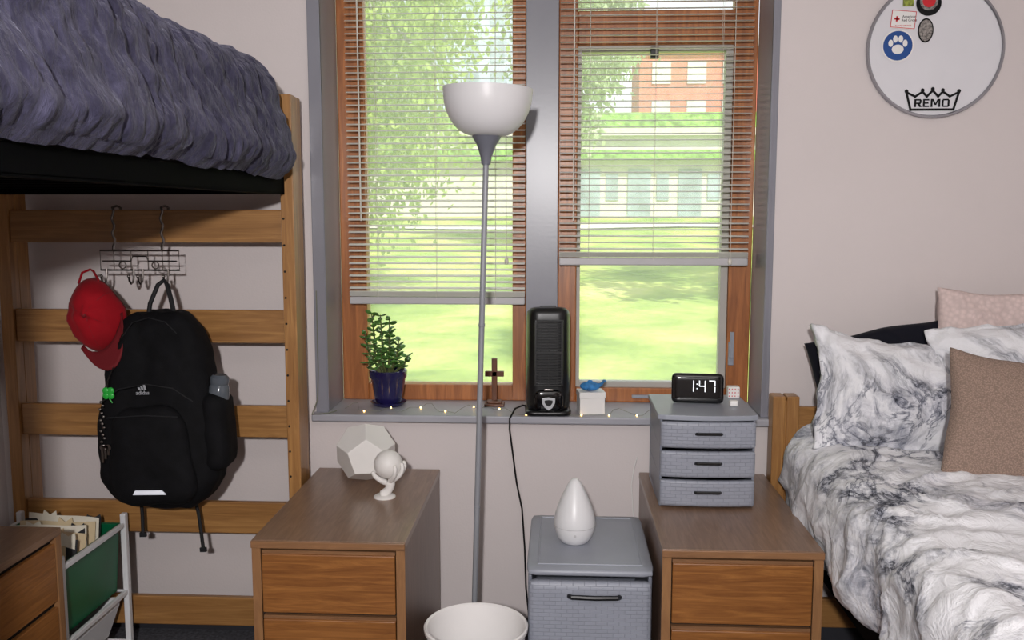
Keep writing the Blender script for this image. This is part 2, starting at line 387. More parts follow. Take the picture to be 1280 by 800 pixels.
for x,s_ in ((-1.92,1),(-.932,-1)):
    a_,b_=sorted((x,x+s_*.006)); fr.box(a_+1.435,b_+1.435,1.09-2.1,3.09-2.1,1.646,1.70)
    a_,b_=sorted((x,x+s_*.05)); fr.box(a_+1.435,b_+1.435,1.09-2.1,3.09-2.1,1.642,1.648)
for y in (1.095,3.075): fr.box(-1.92+1.435,-.932+1.435,y-2.1,y+.006-2.1,1.642,1.70)
for k in range(12): yy=1.2+k*.16; fr.box(-1.91+1.435,-.945+1.435,yy-2.1,yy+.03-2.1,1.66,1.672)
for k in range(5): xx=-1.75+k*.16; fr.box(xx+1.435,xx+.02+1.435,1.1-2.1,3.07-2.1,1.674,1.682)
make('metal_frame',fr,m_blkmetal,lb,label='black steel mattress support frame')
for z in [.3+.09*k for k in range(15)]:
    make('bolt_hole',MB().cyl(.004,0,.002,8,(.4945,.999,z),Matrix.Rotation(math.radians(90),3,'X')),m_dark,lb)
make('mattress',MB().rbox((-1.43,2.09,1.80),(.455,.95,.085),.04,(6,8,4)),m_mat,smooth=True,label='dark covered dormitory mattress under the purple comforter',cat='mattress')
def ruche(q,n):
    row=abs(math.sin((q.y*1.0+q.z*.5+.12*nz(q,3))*math.pi/.17))
    d=.016*(row**.5)-.009
    rg=1-abs(noise.noise(Vector((q.x*(7 if abs(n.x)<.6 else 2),q.y*17+4*nz(q,3),q.z*9+3))))*2.2
    d+=.008*max(-.2,rg)
    d+=.009*noise.noise(Vector((q.x*18,q.y*26,q.z*18+5)))+.006*noise.noise(Vector((q.x*34,q.y*48,q.z*26)))
    d+=.02*nz(q,2.5,9)
    if q.z<-.14: d*=.6
    out=q+n*d
    if q.z<.06 and q.x>0: out.x+= .055*min(1,(.06-q.z)/.15)
    if q.z<-.1: out.z+=.010*nz(q,4,4)
    if q.x>0 and q.y>.5: out.z-=.022*((q.y-.5)/.5)*max(0,(.1-q.z)/.3)
    if q.z<-.1 and q.x>0: out.x-=.05*((-q.z-.1)/.11)**2
    return out
make('comforter',MB().rbox((-1.42,2.065,1.865),(.505,1.02,.207),(.13,.13,.15),(44,260,46),ruche,skip=((2,-1),)),m_velvet,smooth=True,ang=180,label='ruched purple-gray velvet comforter covering the lofted bed',cat='comforter')
# ---------------------------------------------------------------- hook rack
hr=thing('over_rail_hook_rack',(-1.438,3.085,1.42),'chrome wire hook rack hanging over the bed rail','hook rack')
for x in (-.09,.08):
    m=MB()
    m.tube([(x,.058,.12),(x,.058,.178),(x,.03,.184),(x,.0,.178)]+[(x+.004*math.sin(k*1.5),.0,.178-k*.012) for k in range(1,13)],.0045,6)
    make('strap',m,m_chrome,hr,smooth=True)
m=MB()
def rect(x0,x1,z0,z1,y): return [(x0,y,z0),(x1,y,z0),(x1,y,z1),(x0,y,z1)]
m.tube(rect(-.138,.138,-.035,.032,-.006),.0034,6,True)
m.tube([(-.13,-.007,-.004),(-.03,-.007,-.004),(-.024,-.007,.012),(.024,-.007,.012),(.03,-.007,-.004),(.13,-.007,-.004)],.0026,6)
for x in (-.09,-.03,.03,.08): m.tube([(x,-.006,.03),(x,-.006,-.035)],.0022,5)
for x in (-.06,.055): m.tube([(x+.012*math.cos(t),-.008,-.018+.012*math.sin(t)) for t in [k*math.pi/6 for k in range(12)]],.0022,5,True)
make('wire_panel',m,m_chrome,hr,smooth=True)
for x in (-.115,-.02,.012,.1):
    m=MB().tube([(x,-.012,-.03),(x,-.014,-.06),(x,-.02,-.075),(x,-.034,-.08),(x,-.046,-.07),(x,-.05,-.055)],.0036,6); m.sph(.006,(x,-.05,-.053),8,6)
    make('hook',m,m_chrome,hr,smooth=True)
# ---------------------------------------------------------------- cap
cp=thing('baseball_cap',(-1.548,2.99,1.240),'red cloth baseball cap hanging from the wire hook','cap',rot=(math.radians(-6),math.radians(-14),0))
m=MB(); N=40; R=14
def crown(t,a):
    r=math.sin(t); sq=1-.20*max(0,math.sin(a))
    k=1+.11*noise.noise(Vector((math.cos(a)*r*2.4+3,math.sin(a)*r*2.4,t*1.5)))
    k-=.09*math.exp(-((r*math.sin(a)-.25)/.10)**2)*math.cos(t)
    k-=.05*math.exp(-((r*math.sin(a)+.1+.5*r*math.cos(a))/.09)**2)*math.cos(t)
    return Vector((.092*sq*r*math.cos(a)*k,-.096*math.cos(t)*(.9+.1*math.sin(a))*k,.124*r*math.sin(a)))
for j in range(R+1):
    t=max(.001,j/R*math.pi/2)
    for k in range(N): m.v.append(tuple(crown(t,2*math.pi*k/N)))
for j in range(R):
    for k in range(N):
        k2=(k+1)%N; m.f.append((j*N+k,j*N+k2,(j+1)*N+k2,(j+1)*N+k))
make('crown',m,m_red,cp,smooth=True,solid=.003,ang=180)
m=MB()
na=16;nr=6
for j in range(nr+1):
    for k in range(na+1):
        a=math.radians(-90+20-66+132*k/na); s_=j/nr; e_=1-((k-na/2)/(na/2))**2
        ext=.074*(.15+.85*e_)
        x=.092*math.cos(a)*(1+.02*s_)+.022*s_*e_; z=.124*math.sin(a)-ext*s_; y=-.012-.02*s_-.045*s_*e_-.040*e_*(1-s_)
        m.v.append((x,y,z))
for j in range(nr):
    for k in range(na):
        a=j*(na+1)+k; m.f.append((a,a+1,a+na+2,a+na+1))
make('brim',m,m_redd,cp,smooth=True,solid=.005,ang=180)
m=MB()
for a in (math.pi/2,math.pi/2+math.pi/3,math.pi/2-math.pi/3,-math.pi/2,-math.pi/6,-5*math.pi/6):
    m.tube([crown(max(.02,t*math.pi/2/10),a)*1.008 for t in range(11)],.0012,5)
m.sph(.008,(0,-.09,0),10,6,(1,.5,1))
make('seam',m,m_redd,cp,smooth=True)
make('back_strap',MB().tube([(-.03,-.02,.115),(-.02,.0,.150),(.0,.02,.158),(.02,.0,.145),(.04,-.02,.108)],.004,6),m_red,cp,smooth=True)
# ---------------------------------------------------------------- backpack
bp=thing('backpack',(-1.325,2.965,.60),'black nylon school backpack hanging from the wire hook','backpack',rot=(0,math.radians(-1.5),0))
def packfn(q,n):
    t=(q.z+.325)/.65
    sx=1.0-.42*max(0,t-.42)**1.3*1.6
    if t<.15: sx*=1-.12*((.15-t)/.15)**1.5
    sy=1-.42*max(0,t-.35)
    d=.012*nz(q,8,2)+.006*nz(q,22,5)
    o=Vector((q.x*sx,q.y,q.z))
    o.y=.095+(q.y-.095)*sy
    return o+n*d
make('body',MB().rbox((0,0,.325),(.200,.095,.325),(.10,.06,.12),(26,12,36),packfn),m_pack,bp,smooth=True,ang=180)
def pf(q,n):
    o=Vector(q); o.x*=1-.22*max(0,(q.z+.16)/.32); return o+n*(.009*nz(q,11,3))
make('front_pocket',MB().rbox((-.005,-.092,.19),(.155,.035,.165),(.09,.035,.08),(18,8,18),pf),m_pack,bp,smooth=True,ang=180)
for pts,r in (([(-.155,-.105,.37),(-.09,-.108,.415),(0,-.105,.43),(.09,-.108,.415),(.15,-.1,.37)],.002),([(-.125,-.128,.325),(0,-.131,.332),(.11,-.128,.325)],.0022),([(-.11,-.04,.56),(-.055,-.05,.625),(0,-.05,.64),(.055,-.05,.625),(.11,-.04,.56)],.002)):
    make('zipper',MB().tube(pts,r,6),m_packw,bp,smooth=True)
m=MB(); m.tube([(-.040,.03,.62),(-.027,.03,.68),(-.003,.045,.74),(.015,.055,.755),(.029,.045,.74),(.047,.03,.68),(.055,.03,.62)],.008,8)
make('grab_handle',m,m_packw,bp,smooth=True)
make('side_pocket',MB().rbox((.197,-.01,.255),(.043,.07,.13),.04,(8,8,10),lambda q,n:q+n*.006*nz(q,15)),m_pack,bp,smooth=True,ang=180)
for x,dx,zl in ((-.12,.0,-.12),(.070,.02,-.175)):
    m=MB(); m.tube([(x,.05,.06),(x,.055,0),(x+dx*.5,.055,-.06),(x+dx,.05,zl)],.006,6)
    m.box(x+dx-.011,x+dx+.011,.045,.055,zl-.015,zl)
    make('shoulder_strap',m,m_packw,bp,smooth=True)
make('reflective_strip',MB().prism([(-.055,.071),(.055,.071),(.040,.085),(-.046,.085)],-.136,-.128),m_strip,bp,bevel=.001,label='silver reflective strip')
m=MB()
for k in range(3):
    x=-.020+k*.009; h=.008+.004*k; m.prism([(x,.413),(x+.0065,.413),(x+.003,.413+h),(x-.0035,.413+h)],-.112,-.110)
make('brand_logo',m,m_logo,bp,label='small white three-bar logo')
text('logo_text','adidas',.018,m_logo,bp,(-.008,-.112,.403),bold=.0002)
wb_=thing('water_bottle',(-1.133,2.945,.925),'clear plastic water bottle in the backpack side pocket','water bottle',rot=(0,R_(5),0))
make('bottle_body',MB().lathe([(1e-5,-.09),(.030,-.09),(.033,-.08),(.034,.06),(.032,.085),(.026,.095),(1e-5,.095)],20),m_bottle,wb_,smooth=True)
make('bottle_cap',MB().lathe([(1e-5,.093),(.029,.093),(.031,.098),(.031,.115),(.022,.124),(1e-5,.125)],20),m_bottle,wb_,smooth=True)
kc=thing('keychain',(-1.458,2.855,1.0),'green clover charm with brass keys clipped to the backpack','keychain')
m=MB()
for a in range(4):
    t=math.pi/4+a*math.pi/2; m.sph(.012,(.011*math.cos(t),0,.011*math.sin(t)),12,8,(1,.4,1))
m.tube([(0,0,0),(.004,0,-.02),(.012,0,-.032)],.002,5)
make('clover_charm',m,m_clov,kc,smooth=True)
m=MB(); m.tube([(-.005,.0,.01),(-.004,.008,.04),(.006,.03,.08)],.002,5)
for k in range(14): m.sph(.005,(-.026+.006*math.sin(k*2.1),.0,-.03-.012*k),8,5,(1,.6,1))
for k in range(3):
    m.box(-.032+.009*k,-.024+.009*k,-.004+.002*k,-.002+.002*k,-.23+.012*k,-.18); m.cyl(.010,-.001,.001,12,(-.028+.009*k,0,-.18),Matrix.Rotation(math.radians(90),3,'X'))
make('key_chain',m,m_chrome,kc,smooth=True)
# ---------------------------------------------------------------- dressers
def nightstand(name,x0,x1,y0,y1,h,label):
    e=thing(name,((x0+x1)/2,(y0+y1)/2,0),label,'nightstand',group='oak and laminate drawer cabinets'); w=(x1-x0)/2; d=(y1-y0)/2
    m=MB(); m.box(-w+.002,-w+.026,-d+.006,d,0.0,h-.022); m.box(w-.026,w-.002,-d+.006,d,0,h-.022); m.box(-w+.026,w-.026,d-.012,d,.05,h-.022); m.box(-w+.026,w-.026,-d+.03,d-.012,.05,.07)
    make('body',m,m_side,e,bevel=.001)
    make('edge_banding',B(-w+.001,-w+.027,-d,-d+.008,0,h-.022),m_edge,e,bevel=.001)
    make('edge_banding',B(w-.027,w-.001,-d,-d+.008,0,h-.022),m_edge,e,bevel=.001)
    make('tabletop',B(-w,w,-d+.002,d,h-.022,h),m_top,e,bevel=.002)
    make('top_edge',B(-w,w,-d-.006,-d+.002,h-.022,h-.001),m_edgeh,e,bevel=.002)
    z=h-.028
    for hh in (.196,.196,.186):
        dr=make('drawer',MB().box(-w+.030,w-.030,-d-.002,-d+.018,z-hh+.008,z-.012),m_dr,e,bevel=.003)
        make('finger_pull',B(-w+.030,w-.030,-d+.004,-d+.018,z-.012,z-.002),m_edgeh,dr)
        z-=hh
    make('drawer_gap',B(-w+.027,w-.027,-d+.018,-d+.024,.06,h-.023),m_dark,e)
    return e
nightstand('nightstand',-.884,-.437,2.51,3.27,.645,'brown laminate-topped oak nightstand beside the lofted bed')
nightstand('nightstand',.290,.738,2.50,3.27,.645,'brown laminate-topped oak nightstand beside the marble-print bed')
dn=thing('dresser',(-1.785,2.2,0),'oak drawer cabinet beside the white file cart','dresser',group='oak and laminate drawer cabinets')
w=.295; d=.39; h=.645
m=MB(); m.box(-w,w-.02,-d,-d+.024,0,h-.022); m.box(-w,w-.02,d-.024,d,0,h-.022); m.box(-w,-w+.01,-d+.024,d-.024,0,h-.022)
make('body',m,m_oak_v,dn,bevel=.001)
make('tabletop',B(-w,w,-d,d,h-.022,h),m_top,dn,bevel=.002)
z=h-.03
for hh in (.196,.196,.18):
    make('drawer',B(w-.02,w-.004,-d+.03,d-.03,z-hh+.008,z-.010),m_drY,dn,bevel=.003); z-=hh
make('drawer_gap',B(w-.03,w-.021,-d+.024,d-.024,.05,h-.023),m_dark,dn)
make('edge_banding',B(w-.02,w-.002,d-.026,d,0,h-.022),m_edge,dn)
make('edge_banding',B(w-.02,w-.002,-d,-d+.026,0,h-.022),m_edge,dn)
# ---------------------------------------------------------------- file cart
fc=thing('file_cart',(-1.72,2.845,0),'white wire rolling file cart beside the dresser','cart')
X0,X1,Y0,Y1=-.185,.19,-.20,.215
for x in (X0,X1):
    for y in (Y0,Y1):
        make('upright',B(x-.01,x+.01,y-.012,y+.012,.03,.53),m_white,fc,bevel=.004)
        make('caster',MB().sph(.018,(x,y,.018),12,8,(.6,1,1)),m_black,fc,smooth=True)
    for z in (.49,.245,.06): make('side_rail',B(x-.007,x+.007,Y0,Y1,z-.008,z+.008),m_white,fc,bevel=.002)
for y in (Y0,Y1):
    for z in (.245,.06): make('cross_bar',MB().tube([(X0,y,z),(X1,y,z)],.005,6),m_white,fc,smooth=True)
for k in range(6): make('shelf_wire',MB().tube([(X0,Y0+.06*k+.03,.08),(X1,Y0+.06*k+.03,.08)],.003,5),m_white,fc,smooth=True)
def openbox(x0,x1,y0,y1,z0,z1,tap,t=.003,lip=.008):
    m=MB()
    def ring(i,z): return [(x0+i,y0+i,z),(x1-i,y0+i,z),(x1-i,y1-i,z),(x0+i,y1-i,z)]
    rings=[ring(-lip,z1),ring(0,z1-.001),ring(0,z1-.02),ring(tap,z0),ring(tap+t,z0+t),ring(t,z1-.02),ring(t,z1),ring(-lip,z1+.003)]
    base_=len(m.v)
    for r in rings: m.v+=r
    for j in range(len(rings)):
        if j==3: continue
        a=base_+4*j; b=base_+4*((j+1)%len(rings))
        for k in range(4): m.f.append((a+k,a+(k+1)%4,b+(k+1)%4,b+k))
    a=base_+12; m.f.append((a,a+3,a+2,a+1)); a=base_+16; m.f.append((a,a+1,a+2,a+3)); return m
make('hanging_file_bin',openbox(-.165,.178,-.19,.20,.255,.495,.012),m_green,bevel=.002,label='green plastic file bin in the white cart',cat='bin',loc=(-1.72,2.845,0))
make('storage_basket',openbox(-.165,.172,-.19,.19,.10,.225,.03),m_white,bevel=.002,label='white plastic basket on the lower cart level',cat='basket',loc=(-1.72,2.845,0))
cols=[m_lime,m_cream,m_char,m_beige,m_char,m_cream,m_pinkp,m_beige,m_char,m_cream,m_beige,m_char,m_cream]
labs={m_beige:'manila file folder in the green bin',m_cream:'cream paper folder in the green bin',m_pinkp:'pink paper folder in the green bin',m_char:'charcoal file folder in the green bin',m_lime:'green file folder in the green bin'}
for k,mt in enumerate(cols):
    y=2.845-.160+.0235*k; t=math.radians(-9-5*math.sin(k*1.9)); hh=.240+.0028*k+random.uniform(-.008,.008)
    m=MB(); N1=10; tx=2+(k%3)*3
    pts=[(-.13+.26*i/N1,0) for i in range(N1+1)]
    top=[]
    for i in range(N1,-1,-1):
        x=-.13+.26*i/N1; top.append((x,hh+.002*math.sin(x*30+k)))
        if i==tx+2: top.append((x-.004,hh+.014))
        if i==tx: top.insert(-1,(x+.004,hh+.014))
    m.prism(pts[:1]+pts[-1:]+top,-.0009,.0009)
    make('file_folder',m,mt,label=labs[mt],cat='file folder',group='file folders in the green bin',loc=(-1.715+random.uniform(-.006,.006),y,.266),rot=(t,random.uniform(-.03,.03),R_(random.uniform(-6,6))))
# ---------------------------------------------------------------- floor lamp
fl=thing('floor_lamp',(-.285,2.90,0),'gray torchiere floor lamp with white bowl shade','floor lamp',rot=(0,math.radians(1.7),0))
make('base',MB().lathe([(1e-5,0),(.118,0),(.12,.008),(.115,.018),(.05,.03),(.018,.04),(.012,.06),(1e-5,.06)],40),m_lampc,fl,smooth=True)
make('pole',MB().lathe([(.0092,.03),(.0092,.62),(.0105,.621),(.0105,.63),(.0092,.631),(.0092,1.22),(.0105,1.221),(.0105,1.23),(.0092,1.231),(.0092,1.745)],20),m_lamp,fl,smooth=True)
make('socket_cone',MB().lathe([(1e-5,1.73),(.014,1.73),(.018,1.755),(.03,1.79),(.044,1.812),(.047,1.822),(1e-5,1.823)],32),m_lampc,fl,smooth=True)
prof=[(.04,1.818)]+[(.04+.099*math.sin(t),1.955-.137*math.cos(t)) for t in [k*math.pi/2/10 for k in range(1,11)]]
prof+=[(.140,1.963),(.136,1.963),(.134,1.95)]+[(.04+.093*math.sin(t),1.955-.131*math.cos(t)) for t in [k*math.pi/2/10 for k in range(9,-1,-1)]]
make('lamp_shade',MB().lathe(prof,48),m_shade,fl,smooth=True,ang=60)
make('waste_bin',MB().lathe([(1e-5,0),(.108,0),(.113,.01),(.141,.394),(.148,.398),(.149,.409),(.145,.413),(.139,.409),(.136,.392),(.107,.012),(1e-5,.012)],56),m_binw,smooth=True,label='round white plastic waste bin with rolled rim',cat='waste bin',loc=(-.234,2.50,0))
# ---------------------------------------------------------------- storage drawer unit
su=thing('storage_drawer_unit',(.092,2.795,0),'gray woven-look plastic drawer unit between the nightstands','drawer unit')
a,bq=.180,.24; HT=.563
m=MB(); m.box(-a,-a+.012,-bq+.02,bq,0,HT-.03); m.box(a-.012,a,-bq+.02,bq,0,HT-.03); m.box(-a,a,bq-.01,bq,0,HT-.03); m.box(-a+.012,a-.012,-bq+.02,bq,0,.012); m.box(-a+.012,a-.012,-bq+.012,bq,.262,.272)
make('frame',m,m_grayd,su,bevel=.005)
m=MB().rbox((0,0,HT-.015),(a+.004,bq+.004,.012),(.02,.02,.009),(12,12,6)); 
make('lid',m,m_gray,su,smooth=True,ang=50)
make('lid_recess_rim',MB().tube([(-a+.03,-bq+.035,HT-.004),(a-.03,-bq+.035,HT-.004),(a-.03,bq-.03,HT-.004),(-a+.03,bq-.03,HT-.004)],.004,6,True),m_gray,su,smooth=True)
for zz in (.278,.022):
    dr=make('drawer',MB().rbox((0,-bq+.005,zz+.121),(a-.004,.018,.125),(.012,.012,.012),(20,4,14)),m_weave,su,smooth=True,ang=50)
    hd=MB().tube([(-.072,-bq-.012,zz+.200),(-.066,-bq-.024,zz+.202),(0,-bq-.028,zz+.202),(.066,-bq-.024,zz+.202),(.072,-bq-.012,zz+.200)],.0075,8)
    make('handle',hd,m_black,dr,smooth=True,loc=(.012,0,.005))
df=thing('aroma_diffuser',(.050,2.78,HT-.003),'white teardrop aroma diffuser on the gray drawer unit','diffuser')
prof=[(1e-5,0),(.036,0),(.043,.004),(.055,.022),(.063,.046),(.0645,.066),(.061,.09),(.052,.118),(.040,.148),(.029,.170),(.021,.186),(.013,.197),(.007,.202),(1e-5,.203)]
make('shell',MB().lathe(prof,40),m_white,df,smooth=True,ang=80)
make('seam_ring',MB().tube([(.0642*math.cos(t),.0642*math.sin(t),.056) for t in [k*math.pi/20 for k in range(40)]],.0009,4,True),m_rail,df)
make('power_button',MB().cyl(.004,-.0005,.002,12,(0,-.062,.038),Matrix.Rotation(math.radians(90),3,'X')),m_rail,df,smooth=True)
# ---------------------------------------------------------------- organizer
og=thing('desktop_organizer',(.471,3.045,.645),'gray three-drawer plastic desktop organizer on the nightstand','organizer')
a,bq=.150,.168
m=MB(); m.box(-a,-a+.008,-bq+.01,bq,0,.285); m.box(a-.008,a,-bq+.01,bq,0,.285); m.box(-a,a,bq-.008,bq,0,.285)
for z in (0,.095,.19): m.box(-a,a,-bq+.012,bq,z,z+.007)
make('frame',m,m_grayd,og,bevel=.003)
m=MB(); n=14
pl=[(-a-.008,bq)]+[(-a-.008,-bq+.01)]+[((-a-.008)+(2*a+.016)*k/n,-bq+.004-.016*math.sin(math.pi*k/n)) for k in range(1,n)]+[(a+.008,-bq+.01),(a+.008,bq)]
nn=len(pl); m.v+=[(x,y,.283) for x,y in pl]+[(x,y,.300) for x,y in pl]; m.f.append(tuple(range(nn))[::-1]); m.f.append(tuple(range(nn,2*nn)))
for k in range(nn): m.f.append((k,(k+1)%nn,nn+(k+1)%nn,nn+k))
make('top_panel',m,m_gray,og,bevel=.003)
for z in (.006,.100,.195):
    def bow(q,n_): return Vector((q.x,q.y-.012*(1-(q.x/a)**2),q.z))
    dr=make('drawer',MB().rbox((0,-bq+.004,z+.043),(a-.001,.013,.042),(.006,.008,.006),(24,4,10),bow),m_weave,og,smooth=True,ang=50)
    make('handle',MB().tube([(-.04,-bq-.018,z+.048),(-.036,-bq-.028,z+.05),(.036,-bq-.028,z+.05),(.04,-bq-.018,z+.048)],.005,8),m_black,dr,smooth=True)
ck=thing('digital_clock',(.462,3.06,.946),'black mirrored digital alarm clock on the gray organizer','clock',rot=(math.radians(-6),0,math.radians(-6)))
make('case',MB().rbox((0,0,.050),(.086,.014,.050),(.016,.010,.016),(16,6,12)),m_gloss,ck,smooth=True,ang=180)
SEG={'1':'bc','4':'fgbc','7':'abc'}
def digit(ch,x,z,w_,h_,m,t=.0034):
    for s_ in SEG[ch]:
        if s_=='a': m.box(x+t*.4,x+w_-t*.4,-.0152,-.0146,z+h_-t,z+h_)
        if s_=='g': m.box(x+t*.4,x+w_-t*.4,-.0152,-.0146,z+h_/2-t/2,z+h_/2+t/2)
        if s_=='b': m.box(x+w_-t,x+w_,-.0152,-.0146,z+h_/2+.0012,z+h_-.0012)
        if s_=='c': m.box(x+w_-t,x+w_,-.0152,-.0146,z+.0008,z+h_/2-.0012)
        if s_=='f': m.box(x,x+t,-.0152,-.0146,z+h_/2+.0012,z+h_-.0012)
    return m
for ch,x in (('1',-.034),('4',.004),('7',.036)):
    make('clock_digit',digit(ch,x,.038,.022,.040,MB()),m_digit,ck)
make('clock_colon',B(-.004,-.0005,-.0152,-.0146,.048,.0515).box(-.004,-.0005,-.0152,-.0146,.063,.0665),m_digit,ck)
gx=thing('trinket_box',(.60,3.165,.945),'small white and red patterned box behind the clock','box')
make('box_body',B(-.020,.020,-.016,.016,0,.040),m_offw,gx,bevel=.003)
m=MB()
for i in range(4):
    for j in range(3): m.box(-.0175+.010*i,-.0145+.010*i,-.0168,-.016,.006+.012*j,.010+.012*j)
make('box_pattern',m,m_str,gx)
make('adapter_plug',MB().rbox((.575,3.02,.955),(.014,.012,.010),.006,(6,6,6)),m_stw,smooth=True,ang=180,label='small white plug lying on the organizer',cat='plug')
# ---------------------------------------------------------------- sill items
pp=thing('potted_jade_plant',(-.652,3.425,.85),'small jade plant in a glossy navy pot on the sill','potted plant')
make('pot',MB().lathe([(1e-5,.012),(.046,.012),(.05,.018),(.058,.06),(.066,.105),(.072,.112),(.073,.135),(.069,.138),(.065,.134),(.063,.118),(1e-5,.118)],40),m_pot,pp,smooth=True)
make('saucer',MB().lathe([(1e-5,0),(.052,0),(.066,.012),(.068,.016),(.064,.016),(.05,.006),(1e-5,.006)],40),m_pot,pp,smooth=True)
make('soil',MB().cyl(.063,.11,.122,24),m_soil,pp)
rs=random.Random(3)
st=MB(); lv=MB()
stems=[(-.060,.0,.235),(-.030,.02,.225),(.010,-.01,.215),(.045,-.01,.135),(.078,.0,.075),(-.086,-.01,.16),(-.05,-.03,.13),(.065,.02,.05),(-.02,-.035,.10),(.030,-.035,.07),(-.075,-.02,.05),(.005,.03,.16),(.035,.03,.10)]
for (sx_,sy_,hgt) in stems:
    p0=Vector((sx_*.3,sy_*.3,.12)); p1=Vector((sx_*.8,sy_*.8,.12+hgt*.5)); p2=Vector((sx_,sy_,.12+hgt))
    pts=[p0,p0.lerp(p1,.5)+Vector((0,0,.005)),p1,p1.lerp(p2,.5),p2]; st.tube(pts,[.005,.0045,.004,.003,.002],6)
    nl=max(3,int(hgt/.020))
    for j in range(nl):
        t=.22+.78*(j+.7)/nl; p=(p0.lerp(p1,t*2) if t<.5 else p1.lerp(p2,min(1,t*2-1)))
        for o_ in (0,math.pi):
            an=j*1.57+o_+rs.uniform(-.6,.6); dirv=Vector((math.cos(an),math.sin(an),rs.uniform(.0,.7))).normalized()
            L_=rs.uniform(.012,.017); rot=dirv.to_track_quat('X','Z').to_matrix()@Matrix.Rotation(rs.uniform(-.8,.8),3,'X')
            lv.sph(1,p+dirv*L_,9,6,(L_,L_*.68,L_*.24),rot)
make('stem',st,m_stem,pp,smooth=True); make('foliage',lv,m_leafy,pp,smooth=True,ang=180)
cr=thing('wooden_cross',(-.247,3.44,.85),'brown wooden cross on a stepped stand on the sill','cross')
make('stand',MB().box(-.038,.038,-.028,.028,0,.01).box(-.028,.028,-.02,.02,.01,.02),m_cross,cr,bevel=.002)
make('cross_body',MB().box(-.0105,.0105,-.007,.007,.02,.182).box(-.036,.036,-.007,.007,.112,.133),m_cross,cr,bevel=.002)
tf=thing('tower_fan',(-.043,3.325,.85),'black tower fan with grille standing on the sill','fan',rot=(0,0,math.radians(3)))
def fanf(q,n_):
    t=(q.z+.19)/.38; return Vector((q.x*(1-.06*abs(t-.4)),q.y,q.z+(.012*(-q.y/.08) if t>.9 else 0)))
make('housing',MB().rbox((0,0,.2),(.08,.078,.19),(.04,.06,.025),(14,14,24),fanf),m_black,tf,smooth=True,ang=180)
make('foot',MB().rbox((0,0,.012),(.083,.082,.012),(.03,.03,.008),(12,12,4)),m_black,tf,smooth=True,ang=180)
m=MB()
for k in range(22):
    z=.125+k*.0102
    if abs(z-.235)<.006: continue
    m.box(-.044,.044,-.088,-.070,z,z+.0035)
for x in (-.046,-.03,0,.03,.044): m.box(x-.001,x+.002,-.09,-.070,.12,.345)
make('grille',m,m_blackm,tf)
make('grille_frame',frame(-.052,.052,.115,.352,.006,.006,.006,.006,-.091,-.066,MB()).box(-.05,.05,-.091,-.070,.229,.241),m_black,tf,bevel=.002)
make('control_panel',MB().rbox((0,-.072,.060),(.054,.014,.040),(.03,.010,.03),(12,4,12)),m_gloss,tf,smooth=True,ang=180)
sh=[(-.024,.022),(0,.026),(.024,.022),(.023,.004),(.014,-.012),(0,-.022),(-.014,-.012),(-.023,.004)]
make('shield_emblem',MB().prism(sh,-.0895,-.085),m_silver,tf,bevel=.001,loc=(0,0,.048))
make('shield_inset',MB().prism([(x*.6,z*.5+.004) for x,z in sh],-.0905,-.089),m_black,tf,loc=(0,0,.048))
make('brand_badge',MB().rbox((0,-.0865,.1),(.016,.0015,.004),.0012,(4,2,4)),m_chrome,tf)
make('top_vent',MB().box(-.03,.03,-.055,.03,.388,.3925),m_blackm,tf,bevel=.004)
make('small_box',MB().box(-.046,.046,-.04,.04,0,.078).box(-.048,.048,-.042,.042,.06,.082),m_stw,bevel=.002,loc=(.115,3.335,.85),rot=(0,0,math.radians(8)),label='small white cardboard box on the window sill',cat='box')
wh=thing('whale_figurine',(.112,3.335,.932),'small blue whale figurine on the white box','figurine')
make('body',MB().sph(.022,(.0,0,.016),20,12,(1.7,.95,.78)).tube([(.025,0,.016),(.042,0,.024),(.05,0,.034)],[.012,.006,.004],8),m_blue,wh,smooth=True,ang=180)
make('tail_fluke',MB().sph(.012,(.052,.010,.036),10,6,(.6,1,.25)).sph(.012,(.052,-.010,.036),10,6,(.6,1,.25)),m_blue,wh,smooth=True)
for y in (-.024,.024): make('flipper',MB().sph(.012,(-.005,y,.008),10,6,(.7,1,.3)),m_blue,wh,smooth=True)
make('dorsal_fin',MB().sph(.008,(.0,0,.034),10,6,(1.2,.4,.7)),m_blue,wh,smooth=True)
fy=thing('fairy_lights',(0,3.36,.85),'warm fairy light string lying along the window sill','string lights')
pts=[]
xs=[-.80+.02*k for k in range(73)]
for k,x in enumerate(xs):
    yy=-.02+.05*math.sin(k*.55)+.02*math.sin(k*1.7)
    if -.15<x<.06: yy=-.09
    elif .05<x<.19: yy=-.085
    if -.75<x<-.56: yy=-.06
    zz=.003+(.014*max(0,math.sin(k*.9)) if not -.16<x<.2 else 0)
    pts.append((x,yy,zz))
make('wire',MB().tube(pts,.0008,5),m_wire,fy,smooth=True)
for k in range(4,70,5):
    make('bulb',MB().sph(.0034,pts[k],8,6),m_bulb,fy,smooth=True)
make('power_cord',MB().tube([(-.10,3.36,.86),(-.135,3.33,.875),(-.16,3.27,.875),(-.178,3.238,.845),(-.18,3.262,.80),(-.168,3.275,.70),(-.155,3.27,.6),(-.135,3.275,.5),(-.125,3.28,.35),(-.12,3.275,.2),(-.10,3.27,.004),(-.05,3.25,.004)],.0035,6),m_black,smooth=True,label='black fan power cord running down the wall',cat='cord')
make('wall_cable',MB().tube([(-.882,3.278,1.3),(-.882,3.278,1.0),(-.885,3.27,.9),(-.90,3.243,.85),(-.87,3.24,.853),(-.84,3.255,.855),(-.82,3.29,.855)],.002,5),m_wire,smooth=True,label='thin dark cable beside the window trim',cat='cord')
